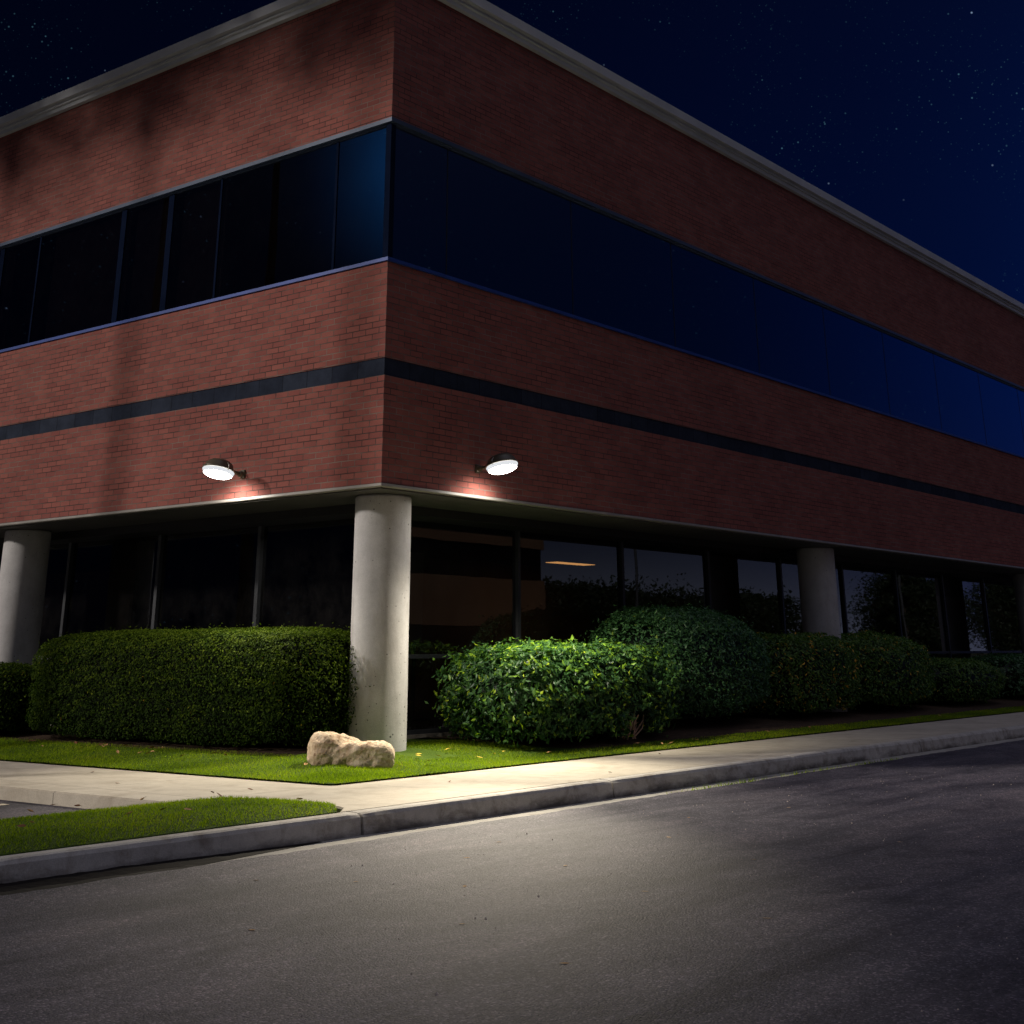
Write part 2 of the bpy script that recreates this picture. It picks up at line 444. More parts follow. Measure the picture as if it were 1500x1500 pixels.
def gutter_dirt():
    verts, faces = [], []
    xs = np.linspace(-9, -3.3, 200)
    for i, x in enumerate(xs):
        e = min(1.0, (-3.3 - x) / 1.6)
        for j in range(7):
            w = j / 6
            y = -2.655 - (.05 + .24 * e) * w
            n = noise.fractal(Vector((x * 7, y * 9, 0)), 1.0, 2.0, 4)
            verts.append((x, y, -.141 + (.024 * e * (1 - w) ** .8 + .005 * n * e) * (1 if j < 6 else 0) - (.004 if j == 6 else 0)))
    for i in range(len(xs) - 1):
        for j in range(6):
            a = i * 7 + j
            faces.append((a, a + 1, a + 8, a + 7))
    return mesh('gutter_dirt', verts, faces)
tag(link('gutter_dirt', gutter_dirt(), M['litter']), 'dark dirt and leaf litter washed against the near kerb', 'dirt', kind='stuff')

# pavement: one outline with a rounded edge to the parking ground
def pavement():
    outl = [(46, -1.0), (46, -2.50), (-2.95, -2.50), (-2.72, -2.30), (-2.62, -2.08), (-2.66, -1.80), (-2.82, -1.52), (-3.05, -1.30), (-3.22, -1.14),
            (-3.22, 40), (-1.55, 40), (-1.55, -0.93), (-1.49, -1.0)]
    bm = bmesh.new()
    top = [bm.verts.new((x, y, 0.0)) for x, y in outl]
    f = bm.faces.new(top)
    if f.normal.z < 0: bmesh.ops.reverse_faces(bm, faces=[f])
    ext = bmesh.ops.extrude_face_region(bm, geom=[f])
    for g in ext['geom']:
        if isinstance(g, bmesh.types.BMVert): g.co.z = 0.0
    for v in top: v.co.z = -.16
    bmesh.ops.recalc_face_normals(bm, faces=bm.faces)
    es = [e for e in bm.edges if all(abs(v.co.z) < 1e-5 for v in e.verts)]
    bmesh.ops.bevel(bm, geom=es, offset=.012, segments=2, affect='EDGES')
    return bm_mesh(bm, 'pavement')
tag(link('pavement', pavement(), M['walk']), kind='structure')

# kerb in cast lengths with open joints
def kerb():
    bm = bmesh.new()
    joints = [-39.9, -36.8, -33.7, -30.6, -27.5, -24.4, -21.3, -18.2, -15.1, -12.0, -8.85, -5.735, -2.871, .289, 3.787, 7.214, 10.4, 13.6, 16.8, 20, 23.2, 26.4, 29.6, 32.8, 36, 39.2, 42.4, 46]
    prof = [(-2.505, -.20), (-2.505, .002), (-2.612, .004), (-2.636, -.004), (-2.652, -.026), (-2.668, -.156), (-2.668, -.20)]
    for k, (a, b) in enumerate(zip(joints[:-1], joints[1:])):
        g = .014 if abs(a + 2.871) < .1 else .007
        xs = np.linspace(a + g, b - g, 28)
        dy = random.uniform(-.006, .006); dz = random.uniform(-.004, .004)
        rows = []
        for i, x in enumerate(xs):
            row = []
            for j, (y, z) in enumerate(prof):
                wob = (noise.noise(Vector((x * 2.3, z * 6, k))) * .007 + noise.noise(Vector((x * 11, z * 15, k))) * .0035) if 2 <= j <= 5 else 0
                end = min(i, len(xs) - 1 - i)
                pull = .010 if end == 0 and 2 <= j <= 5 else 0
                row.append(bm.verts.new((x, y + dy + wob + pull, z + (dz if 1 <= j <= 4 else 0) - (.006 if end == 0 and j in (2, 3) else 0) + (wob * .5 if j == 3 else 0))))
            rows.append(row)
        n = len(prof)
        for p, q in zip(rows[:-1], rows[1:]):
            for j in range(n):
                bm.faces.new((p[j], q[j], q[(j + 1) % n], p[(j + 1) % n]))
        bm.faces.new(list(reversed(rows[0]))); bm.faces.new(rows[-1])
    bmesh.ops.recalc_face_normals(bm, faces=bm.faces)
    return bm_mesh(bm, 'kerb')
tag(link('kerb', kerb(), M['kerb']), kind='structure')

# lawn round the building, and the grass island by the kerb
def lawn_mesh():
    bm = bmesh.new()
    def grid(xs, ys):
        V = [[bm.verts.new((x, y, lawn_h(x, y) + .008 * noise.noise(Vector((x * 2, y * 2, 0))))) for y in ys] for x in xs]
        for i in range(len(xs) - 1):
            for j in range(len(ys) - 1):
                bm.faces.new((V[i][j], V[i + 1][j], V[i + 1][j + 1], V[i][j + 1]))
    grid(np.concatenate([np.linspace(-1.55, 3, 40), np.linspace(3.3, 46, 90)]), np.linspace(-1.0, 1.45, 22))
    grid(np.linspace(-1.55, 1.45, 22), np.linspace(1.45, 22, 90))
    bmesh.ops.remove_doubles(bm, verts=bm.verts, dist=1e-4)
    return bm_mesh(bm, 'lawn')
tag(link('lawn', lawn_mesh(), M['lawn'], smooth=True), kind='structure')

ISL = [(-2.80, -2.30), (-2.72, -2.14), (-2.76, -1.90), (-2.90, -1.60), (-3.10, -1.38), (-3.4, -1.26), (-3.9, -1.17), (-4.6, -1.14), (-6, -1.12), (-12, -1.1), (-30, -1.1), (-30, -2.505), (-12, -2.505), (-2.98, -2.505)]
def island_in(x, y):
    inside = False
    n = len(ISL)
    for i in range(n):
        x0, y0 = ISL[i]; x1, y1 = ISL[(i + 1) % n]
        if (y0 > y) != (y1 > y) and x < (x1 - x0) * (y - y0) / (y1 - y0) + x0:
            inside = not inside
    return inside
def island_h(x, y):
    t = min(1.0, max(0.0, (y + 2.505) / .5)); s = min(1.0, max(0.0, (-1.08 - y) / .5)); q = min(1.0, max(0.0, (-2.6 - x) / .7))
    return .005 + .05 * min(t * (2 - t), s * (2 - s), q * (2 - q))
def island():
    bm = bmesh.new()
    ring = [bm.verts.new((x, y, .004)) for x, y in ISL]
    low = [bm.verts.new((x, y, -.16)) for x, y in ISL]
    n = len(ISL)
    for i in range(n): bm.faces.new((ring[i], ring[(i + 1) % n], low[(i + 1) % n], low[i]))
    f = bm.faces.new(ring)
    xs = np.linspace(-12, -2.7, 70)
    bmesh.ops.triangulate(bm, faces=[f])
    for it in range(4):
        es = [e for e in bm.edges if e.calc_length() > .35 and all(v.co.z > -.1 for v in e.verts)]
        bmesh.ops.subdivide_edges(bm, edges=es, cuts=1)
        bmesh.ops.triangulate(bm, faces=[f for f in bm.faces if len(f.verts) > 4])
    for v in bm.verts:
        if v.co.z > -.1: v.co.z = island_h(v.co.x, v.co.y)
    bmesh.ops.recalc_face_normals(bm, faces=bm.faces)
    return bm_mesh(bm, 'lawn')
tag(link('lawn_island', island(), M['lawn']), kind='structure')

# parking bay line
box('parking_line', (-9, -3.42, .88, .98, -.104, -.1005), M['mark'])['kind'] = 'structure'

# mulch strip under the shrubs
def mulch():
    bm = bmesh.new()
    def strip(xs, f0, f1, along):
        V = []
        for t in xs:
            row = []
            for k in range(6):
                w = f0(t) + (f1(t) - f0(t)) * k / 5
                x, y = (t, w) if along == 'x' else (w, t)
                row.append(bm.verts.new((x, y, lawn_h(x, y) + .012 + (.012 if 0 < k < 5 else -.01))))
            V.append(row)
        for a, b in zip(V[:-1], V[1:]):
            for k in range(5): bm.faces.new((a[k], b[k], b[k + 1], a[k + 1]))
    strip(np.linspace(2.15, 40, 160), lambda x: -.50 + .9 * max(0, 1 - (x - 2.15) / .8) ** 2 + .05 * math.sin(x * 3.1) + .03 * math.sin(x * 9), lambda x: 1.44, 'x')
    strip(np.linspace(.75, 20, 90), lambda y: -.44 + .04 * math.sin(y * 3.3), lambda y: 1.44, 'y')
    bmesh.ops.recalc_face_normals(bm, faces=bm.faces)
    return bm_mesh(bm, 'mulch_ground')
tag(link('mulch_ground', mulch(), M['soil']), kind='structure')

# ------------------------------------------------------------------ building
Z0, ZB0, ZB1, ZW0, ZW1, ZC = 2.7497, 3.9006, 4.0960, 5.1810, 6.9250, 8.752
bld = empty('office_building', (0, 0, 0))
tag(bld, 'two storey red brick office building with ribbon windows on round concrete columns', 'building')
T = -.30
o = sweep_L('brick_wall', [(0, Z0), (0, ZB0), (T, ZB0), (T, Z0)], M['brick'], bld)
o['label'] = 'lowest band of red brick just above the soffit'
sweep_L('stone_band', [(-.010, ZB0), (-.010, ZB1), (T, ZB1), (T, ZB0)], M['band'], bld)
o = sweep_L('brick_wall', [(0, ZB1), (0, ZW0), (T, ZW0), (T, ZB1)], M['brick'], bld)
o['label'] = 'red brick between the dark stone band and the upper windows'
o = sweep_L('brick_wall', [(0, ZW1), (0, ZC + .06), (T, ZC + .06), (T, ZW1)], M['brick'], bld)
o['label'] = 'red brick parapet between the upper windows and the roof edge'
sweep_L('cornice', [(.002, ZC), (.055, ZC + .012), (.055, ZC + .075), (.085, ZC + .082), (.085, ZC + .105), (.072, ZC + .112), (.072, ZC + .124), (.135, ZC + .135), (.150, ZC + .262), (-.35, ZC + .262), (-.35, ZC + .065), (.002, ZC + .065)], M['cornice'], bld)
sweep_L('soffit_trim', [(.016, 2.722), (.016, Z0 - .003), (.004, Z0 - .0005), (-.06, Z0 - .0005), (-.06, 2.715), (.010, 2.715)], M['trim'], bld)
sweep_L('window_sill', [(.006, ZW0 + .003), (.022, ZW0 + .006), (.022, ZW0 + .045), (-.02, ZW0 + .062), (-.20, ZW0 + .062), (-.20, ZW0 + .003)], M['sill_metal'], bld)
sweep_L('window_head', [(.010, ZW1 - .052), (.014, ZW1 - .003), (-.20, ZW1 - .003), (-.20, ZW1 - .075), (-.035, ZW1 - .075), (-.03, ZW1 - .052)], M['blue_metal'], bld)
# soffit, then a dark recessed header down to the glass line
sweep_L('soffit', [(-.06, 2.700), (-.06, 2.714), (-1.0, 2.714), (-1.0, 2.700)], M['soffit'], bld)
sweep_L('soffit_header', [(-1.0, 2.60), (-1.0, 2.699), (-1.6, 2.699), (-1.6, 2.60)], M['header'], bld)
# roof
bm = bmesh.new(); add_box(bm, .36, XR, .36, YL, 8.70, 8.78)
link('roof', bm_mesh(bm), M['roof'], bld)

G = 1.5    # glass line of the recessed ground floor
sweep_L('plinth', [(-G + .06, -.2), (-G + .06, .165), (-G - .12, .165), (-G - .12, -.2)], M['plinth'], bld)
sweep_L('window_rail', [(-G + .035, 1.0), (-G + .035, 1.05), (-G - .05, 1.05), (-G - .05, 1.0)], M['dark_metal'], bld)
sweep_L('window_rail', [(-G + .035, .166), (-G + .035, .215), (-G - .05, .215), (-G - .05, .166)], M['dark_metal'], bld)

def quad(name, a, b, z0, z1, m, parent):
    """upright pane between plan points a and b"""
    return link(name, mesh(name, [(a[0], a[1], z0), (b[0], b[1], z0), (b[0], b[1], z1), (a[0], a[1], z1)], [(0, 1, 2, 3)]), m, parent)

def window_frame(parent, x0, x1, y0, y1, z0, z1, m):
    bm = bmesh.new(); add_box(bm, x0, x1, y0, y1, z0, z1)
    return link('window', bm_mesh(bm, 'window'), m, parent)

# upper windows, right wall: butt-glazed, joints every 2.57 m; left wall every 2.06 m
zu0, zu1 = ZW0 + .062, ZW1 - .075
xs = [-.10 + .0] + [1.063 + 2.568 * k for k in range(18)]
xs[0] = .11
corner = []
for a, b in zip(xs[:-1], xs[1:]):
    w = window_frame(bld, a - .007, a + .007, .052, .11, zu0, zu1, M['header'])
    quad('pane', (a + .007, .055), (b - .007, .055), zu0, zu1, M['glass_up'], w)
ys = [.11, .93, 3.05, 4.07, 5.10, 7.10, 8.1, 9.2, 11.2, 13.3, 15.3, 17.4, 19.4, 21.5]
for a, b in zip(ys[:-1], ys[1:]):
    q, q2 = [.055 if c in (4.07, 5.10, 8.1) else .018 for c in (a, b)]
    w = window_frame(bld, .045, .11, a - q, a + q, zu0, zu1, M['mullion'])
    quad('pane', (.055, b - q2), (.055, a + q), zu0, zu1, M['glass_up'], w)
box('corner_post', (.02, .098, .02, .098, ZW0 + .062, ZW1 - .075), M['mullion'], bld)

# ground floor windows
zd0, zd1 = .215, 2.60
gx = [G + .02, 4.23, 6.73, 9.23, 11.73, 14.23, 16.73, 19.23, 21.73, 24.23, 26.73, 29.23, 31.73, 34.23, 36.73]
for i, (a, b) in enumerate(zip(gx[:-1], gx[1:])):
    w = window_frame(bld, a - .03, a + .03, G - .045, G + .06, zd0, zd1, M['dark_metal'])
    quad('pane', (a + .03, G), (b - .03, G), 1.05, zd1, M['glass_dn'], w)
    quad('pane', (a + .03, G), (b - .03, G), zd0, 1.0, M['glass_dn'], w)
gy = [G + .075, 3.51, 5.54, 7.62, 9.68, 11.74, 13.8, 15.86, 17.9, 20]
for i, (a, b) in enumerate(zip(gy[:-1], gy[1:])):
    w = window_frame(bld, G - .055, G + .06, a - .03, a + .03, zd0, zd1, M['dark_metal'])
    quad('pane', (G, b - .03), (G, a + .03), 1.05, zd1, M['glass_dn'], w)
    quad('pane', (G, b - .03), (G, a + .03), zd0, 1.0, M['glass_dn'], w)

# columns
def column(x, y, label):
    bm = bmesh.new()
    R = .312
    prof = [(R * 1.0, -.25), (R, .05)] + [(R, .05 + 2.62 * k / 24) for k in range(1, 25)] + [(R - .006, 2.688), (R - .02, 2.6985)]
    add_lathe(bm, prof, 72)
    for v in bm.verts:
        n = noise.noise(Vector((v.co.x * 3, v.co.y * 3, v.co.z * 1.2 + x))) * .003
        d = Vector((v.co.x, v.co.y, 0))
        if d.length > 0: v.co += d.normalized() * n
    c = link('column', bm_mesh(bm, 'column'), M['column'], bld, smooth=True)
    c.location = (x, y, 0)
    c['label'] = label
column(.635, .565, 'pitted round concrete column under the building corner')
column(11.3, .57, 'round concrete column rising behind the shrubs on the right wall')
column(22.1, .57, 'far round concrete column at the end of the shrubs')
column(.60, 7.40, 'round concrete column behind the far end of the clipped hedge')

# rooms behind the glass
def Lslab(name, z0, z1, x0, m):
    return sweep_L(name, [(-x0, z0), (-x0, z1), (-9, z1), (-9, z0)], m, bld)
Lslab('room_floor', .10, .16, G + .13, M['roomdark'])
Lslab('room_ceiling', 2.62, 2.70, G + .62, M['roomdark'])
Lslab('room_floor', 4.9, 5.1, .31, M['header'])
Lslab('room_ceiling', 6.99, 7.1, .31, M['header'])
sweep_L('room_wall', [(-6.2, .161), (-6.2, 2.619), (-6.3, 2.619), (-6.3, .161)], M['room'], bld)
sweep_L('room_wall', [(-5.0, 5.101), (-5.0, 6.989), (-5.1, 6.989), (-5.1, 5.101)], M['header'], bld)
box('room_wall', (12.6, 12.7, G + .3, 6.19, .161, 2.619), M['roomdark'], bld)
box('room_wall', (G + .3, 6.19, 6.4, 6.5, .161, 2.619), M['roomdark'], bld)
box('closing_wall', (XR - .02, XR + .1, .3, YL, -.2, 8.7), M['brick'], bld)
box('closing_wall', (.3, XR, YL, YL + .1, -.2, 8.7), M['brick'], bld)
# blinds behind the upper left windows
for a, b in ((3.12, 4.0), (4.18, 5.0), (5.14, 6.95), (8.0, 9.0)):
    box('blind', (.20, .215, a, b, zu0, zu1 + .02), M['blind'], bld)

wb = empty('reflection_board', (4.75, 3.8, 1.83))  # board added inside to stand for a mirrored white edge
tag(wb, 'pale upright board added behind the corner glass for a mirrored white edge', 'board')
bm = bmesh.new(); add_box(bm, -.16, .16, -.02, .02, -.62, .62, .01); link('board_panel', bm_mesh(bm), M['white'], wb)
bm = bmesh.new(); add_box(bm, -.2, .2, -.16, .16, -1.669, -1.63, .008); add_box(bm, -.02, .02, -.02, .02, -1.63, -.62); link('stand', bm_mesh(bm), M['dark_metal'], wb)

# the brick building across the road, mirrored in the corner panes
nb = empty('neighbour_building', (24.0, -27.0, -.3))
tag(nb, 'brick office across the road mirrored in the corner glass', 'building')
def nbox(name, d, m):
    bm = bmesh.new(); add_box(bm, *d)
    me = bm_mesh(bm); uv = me.uv_layers.new(name='UVMap')
    for p in me.polygons:
        for li in p.loop_indices:
            c = me.vertices[me.loops[li].vertex_index].co
            uv.data[li].uv = (c.x + c.y, c.z)
    return link(name, me, m, nb)
nbox('brick_wall', (-12, 9.5, -7, 7, 0, .9), M['far_brick'])
nbox('brick_wall', (-12, 9.5, -7, 7, 2.3, 4.0), M['far_brick'])
nbox('brick_wall', (-12, 9.5, -7, 7, 5.2, 8.6), M['far_brick'])
nbox('window_band', (-11.9, 9.4, -6.9, 6.9, .901, 2.299), M['screen'])
nbox('window_band', (-11.9, 9.4, -6.9, 6.9, 4.001, 5.199), M['screen'])
nbox('roof', (-12.1, 9.6, -7.1, 7.1, 8.601, 8.8), M['cornice'])

# ------------------------------------------------------------------ wall lamps
def make_lamp(name, loc, rotz, label):
    """arm leaves the wall along local -Y; head hangs at its end, tipped outwards"""
    t = empty(name, loc, rotz)
    tag(t, label, 'wall lamp', 'dusk lamps on the brick wall')
    # mount
    bm = bmesh.new()
    add_box(bm, -.036, .036, -.028, -.0005, -.05, .05, .008)
    add_lathe(bm, [(.030, 0), (.034, .01), (.034, .05), (.028, .06)], 20, Matrix.Translation((0, -.02, 0)) @ Matrix.Rotation(rad(90), 4, 'X'))
    mount = link('wall_mount', bm_mesh(bm), M['lamp_metal'], t)
    bm = bmesh.new()
    add_lathe(bm, [(.004, 0), (.010, .004), (.010, .010), (.006, .013)], 12, Matrix.Translation((-.018, -.030, -.028)) @ Matrix.Rotation(rad(90), 4, 'X'))
    link('screw', bm_mesh(bm), M['steel'], mount, smooth=True)
    bm = bmesh.new()
    add_tube(bm, [(0, -.06, 0), (0, -.12, .004), (0, -.17, .012), (0, -.22, .022)], [.026, .023, .023, .026], 16)
    link('arm', bm_mesh(bm), M['lamp_metal'], t, smooth=True)
    H = Matrix.Translation((0, -.375, .012)) @ Matrix.Rotation(rad(-13), 4, 'X')
    # housing: flattened dome over a rim
    R = .186
    bm = bmesh.new()
    add_lathe(bm, [(R - .012, -.004), (R, .0), (R + .002, .012), (R - .010, .024), (R * .90, .034), (R * .84, .062), (R * .74, .086), (R * .60, .104), (R * .40, .116), (R * .2, .121), (.004, .122)], 56, H)
    house = link('housing', bm_mesh(bm), M['lamp_metal'], t, smooth=True)
    # heat fins across the dome
    for k in range(-3, 4):
        pass
    # lens: shallow bowl with a flat bottom and a ring of facets
    bm = bmesh.new()
    add_lathe(bm, [(.002, -.076), (R * .45, -.074), (R * .72, -.066), (R * .88, -.048)], 28, H)
    lens = link('lens', bm_mesh(bm), M['lens'], t)
    bm = bmesh.new()
    add_lathe(bm, [(R * .88, -.0485), (R * .96, -.028), (R * .99, -.006)], 14, H, cap=False)
    link('lens_rim', bm_mesh(bm), M['lens_rim'], t)
    # clips
    for sx in (-1, 1):
        bm = bmesh.new()
        c0 = H @ Vector((sx * (R + .006), -.02, -.020)); c1 = H @ Vector((sx * (R + .008), -.02, .03)); c2 = H @ Vector((sx * (R * .83), -.02, .070))
        add_tube(bm, [c0, c1, c2], [.006, .006, .005], 8)
        link('clip', bm_mesh(bm), M['steel'], t, smooth=True)
    # the light the lens throws
    return t

def lens_material():
    t = NT('glowing_lens'); co = t.coord()
    e = t.n('ShaderNodeEmission'); e.inputs[0].default_value = (1.0, .95, .88, 1)
    vo = t.n('ShaderNodeTexVoronoi'); vo.inputs['Scale'].default_value = 40; t.l(co, vo.inputs['Vector'])
    t.l(t.math('ADD', 15.0, t.math('MULTIPLY', vo.outputs['Distance'], 8.0)), e.inputs[1])
    t.l(e.outputs[0], t.out.inputs[0])
    return t.m
M['lens'] = lens_material()
M['lens_rim'] = emission('ribbed_lens_edge', (.93, .96, 1.0), .80)
lampL = make_lamp('wall_lamp', (-.0, 2.20, 3.012), rad(-90), 'lit dome lamp on the left brick wall, above the clipped hedge')
lampR = make_lamp('wall_lamp', (1.573, 0, 3.045), 0.0, 'lit dome lamp on the right brick wall, above the glossy shrub')

def spot(name, loc, target, energy, size, blend, color, radius=.12):
    l = bpy.data.lights.new(name, 'SPOT'); l.energy = energy; l.spot_size = rad(size); l.spot_blend = blend
    l.color = color; l.shadow_soft_size = radius
    o = bpy.data.objects.new(name, l); COL.objects.link(o)
    o.location = loc
    o.rotation_euler = (Vector(target) - Vector(loc)).to_track_quat('-Z', 'Y').to_euler()
    return o
WARM = (1.0, .91, .72)
spot('lamp_light', (1.573, -.46, 2.84), (.2, -1.2, 0), 1000, 98, 1.0, WARM, .07)
spot('lamp_light', (1.573, -.50, 2.84), (-2.3, -3.3, 0), 1500, 38, 1.0, (1.0, .88, .68), .07)
spot('lamp_light', (1.65, -.46, 2.84), (3.7, -.1, .5), 680, 74, 1.0, WARM, .07)
spot('lamp_light', (-.46, 2.20, 2.82), (-1.7, .1, 0), 380, 100, 1.0, WARM, .07)
spot('lamp_glow', (1.573, -.42, 2.84), (1.573, 0, 2.36), 52, 140, 1.0, (1, .92, .80), .05)
spot('lamp_glow', (-.42, 2.20, 2.82), (0, 2.20, 2.34), 75, 140, 1.0, (1, .92, .80), .05)

# ------------------------------------------------------------------ foliage
def cloud_mesh(name, P, N, size, var, aspect=.45, core=None, fold=.25):
    """many small pointed leaves: P centres, N facing normals, size lengths, var colour index"""
    n = len(P)
    N = N / np.linalg.norm(N, axis=1, keepdims=True)
    a = rng.normal(size=(n, 3)); a -= N * np.sum(a * N, axis=1, keepdims=True)
    a /= np.linalg.norm(a, axis=1, keepdims=True)
    b = np.cross(N, a)
    L = size[:, None] * .5; W = L * aspect
    V = np.empty((n, 4, 3))
    V[:, 0] = P - a * L; V[:, 1] = P + b * W - N * L * fold; V[:, 2] = P + a * L; V[:, 3] = P - b * W - N * L * fold
    V = V.reshape(-1, 3)
    F = np.arange(n * 4).reshape(n, 4)
    tri = np.concatenate([F[:, [0, 1, 2]], F[:, [0, 2, 3]]])
    var2 = np.concatenate([var, var])
    if core is not None:
        cv, cf = core
        tri = np.concatenate([tri, np.array(cf) + len(V)]); V = np.concatenate([V, np.array(cv)])
        var2 = np.concatenate([var2, np.zeros(len(cf))])
    me = bpy.data.meshes.new(name)
    me.vertices.add(len(V)); me.vertices.foreach_set('co', V.ravel())
    me.loops.add(len(tri) * 3); me.loops.foreach_set('vertex_index', tri.ravel().astype(np.int32))
    me.polygons.add(len(tri)); me.polygons.foreach_set('loop_start', np.arange(0, len(tri) * 3, 3, dtype=np.int32))
    at = me.attributes.new('var', 'FLOAT', 'FACE'); at.data.foreach_set('value', var2.astype(np.float32))
    me.update(calc_edges=True); me.validate()
    return me

def lumps(D, seed, amp):
    r_ = np.random.default_rng(seed); s = np.zeros(len(D))
    for k in range(9):
        w = r_.normal(size=3) * (1.5 + k * .55); s += np.sin(D @ w * 1.6 + r_.uniform(0, 6)) / (1 + .25 * k)
    return 1 + amp * s / 2.5

def superel(D, half, p):
    q = np.sum(np.abs(D / half) ** p, axis=1) ** (1 / p)
    return D / q[:, None]

def surf_dirs(n, half, below=.35):
    """points over a box of half sizes, more or less even over its surface, bottom left out"""
    hx, hy, hz = half
    areas = np.array([hy * hz, hy * hz, hx * hz, hx * hz, hx * hy]); areas = areas / areas.sum()
    f = rng.choice(5, size=n, p=areas)
    U = rng.uniform(-1, 1, size=(n, 3)) * np.array(half)
    U[f == 0, 0] = hx; U[f == 1, 0] = -hx; U[f == 2, 1] = hy; U[f == 3, 1] = -hy; U[f == 4, 2] = hz
    return U

def ico_core(half, p, seed, amp, shrink):
    bm = bmesh.new(); bmesh.ops.create_icosphere(bm, subdivisions=4, radius=1)
    D = np.array([v.co[:] for v in bm.verts]); half = np.array(half)
    S = superel(D * half, half, p) * (lumps(D, seed, amp) * shrink)[:, None]
    f = [[v.index for v in fc.verts] for fc in bm.faces]
    bm.free()
    return S, f

def shrub(label, loc, half, p, n, size, m, seed, amp=.05, deep=.14, bright=0.0, group=None, odd=.0, name='shrub', stray=.02, cat='shrub', hole=None, aspect=.45):
    """loc is the base centre; half the half sizes"""
    t = empty(name, loc)
    tag(t, label, cat, group)
    half = np.array(half, float)
    U = surf_dirs(n, half)
    S = superel(U, half, p)
    Dn = U / half; Dn /= np.linalg.norm(Dn, axis=1, keepdims=True)
    lum = lumps(Dn, seed, amp)
    tw = lumps(Dn * 4.0, seed + 1, amp * .8)
    k = 1 - deep * rng.random(n) ** 1.6 + np.where(rng.random(n) < stray, rng.random(n) * .11, 0)
    P = S * (lum * tw * k)[:, None]
    P[:, 2] += half[2]
    G_ = np.sign(S) * np.abs(S / half) ** (p - 1) / half; G_ /= np.linalg.norm(G_, axis=1, keepdims=True)
    N = G_ * .9 + rng.normal(size=(n, 3)) * .55 + np.array([0, 0, .35])
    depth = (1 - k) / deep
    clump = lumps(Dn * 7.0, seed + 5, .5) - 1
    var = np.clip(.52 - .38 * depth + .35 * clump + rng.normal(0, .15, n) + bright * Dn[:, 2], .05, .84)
    isodd = rng.random(n) < odd * np.clip(1 + 3.0 * clump, .1, 3)
    var[isodd] = rng.uniform(.87, 1.0, isodd.sum())
    sz = size * rng.uniform(.65, 1.3, n)
    keep = P[:, 2] > .03
    if hole is not None:
        hc, hr = hole
        keep &= np.linalg.norm((P - np.array(hc)) / np.array(hr), axis=1) > 1
    core = ico_core(half, p, seed, amp, 1 - deep * 1.05)
    cv, cf = core
    cv = cv.copy(); cv[:, 2] += half[2]
    if hole is not None:
        d_ = (cv - np.array(hc)) / np.array(hr); ln = np.linalg.norm(d_, axis=1)
        ins = ln < 1.25
        cv[ins, 1] += (1.25 - ln[ins]) * .3
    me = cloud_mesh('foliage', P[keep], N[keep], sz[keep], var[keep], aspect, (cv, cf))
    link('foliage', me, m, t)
    # woody stems under the leaves
    for q in range(3 if half[0] * half[1] < 1.0 else 4):
        x, y = rng.uniform(-.62, .62, 2) * half[:2]
        bm = bmesh.new()
        add_tube(bm, [(x * .8, y * .8, -.12), (x, y, .2), (x * 1.1 + .03, y * 1.1, half[2] * 1.1)], [.02, .016, .008], 6)
        link('stem', bm_mesh(bm), M['bark'], t)
    return t

zl = .10
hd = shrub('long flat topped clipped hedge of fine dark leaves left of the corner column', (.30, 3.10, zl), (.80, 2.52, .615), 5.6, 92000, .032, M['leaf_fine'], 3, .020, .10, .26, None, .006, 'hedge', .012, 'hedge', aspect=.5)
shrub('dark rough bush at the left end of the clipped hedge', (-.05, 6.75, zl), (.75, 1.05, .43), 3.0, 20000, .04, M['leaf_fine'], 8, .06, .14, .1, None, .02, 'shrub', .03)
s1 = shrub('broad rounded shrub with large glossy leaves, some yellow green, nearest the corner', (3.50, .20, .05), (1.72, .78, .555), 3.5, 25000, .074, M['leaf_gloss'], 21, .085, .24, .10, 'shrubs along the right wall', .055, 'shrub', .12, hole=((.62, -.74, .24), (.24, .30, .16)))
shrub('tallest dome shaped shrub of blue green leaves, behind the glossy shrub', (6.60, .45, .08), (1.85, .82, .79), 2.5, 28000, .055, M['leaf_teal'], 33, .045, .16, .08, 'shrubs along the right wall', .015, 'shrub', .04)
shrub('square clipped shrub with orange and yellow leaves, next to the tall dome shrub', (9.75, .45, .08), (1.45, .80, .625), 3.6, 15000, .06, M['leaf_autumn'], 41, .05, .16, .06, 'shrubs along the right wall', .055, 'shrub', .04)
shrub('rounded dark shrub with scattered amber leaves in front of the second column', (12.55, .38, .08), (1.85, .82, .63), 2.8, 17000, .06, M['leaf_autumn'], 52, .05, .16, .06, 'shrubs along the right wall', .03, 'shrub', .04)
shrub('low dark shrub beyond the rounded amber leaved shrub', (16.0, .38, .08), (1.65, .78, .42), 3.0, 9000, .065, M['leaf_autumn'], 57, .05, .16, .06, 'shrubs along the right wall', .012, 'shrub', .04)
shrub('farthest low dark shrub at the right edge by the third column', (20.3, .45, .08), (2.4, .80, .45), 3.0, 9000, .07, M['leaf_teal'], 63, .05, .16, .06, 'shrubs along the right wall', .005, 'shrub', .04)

# bare pink twigs showing in the gap low in the glossy shrub
bm = bmesh.new()
for k in range(20):
    x0 = .62 + rng.uniform(-.13, .13); z0 = rng.uniform(.02, .12)
    p0 = Vector((x0, -.46 + rng.uniform(-.05, .08), z0))
    p1 = p0 + Vector((rng.uniform(-.10, .12), rng.uniform(-.10, .02), rng.uniform(.08, .20)))
    p2 = p1 + Vector((rng.uniform(-.08, .12), rng.uniform(-.06, .02), rng.uniform(.03, .10)))
    add_tube(bm, [p0, p1, p2], [.011, .008, .004], 6)
link('twig', bm_mesh(bm), M['twig'], s1)

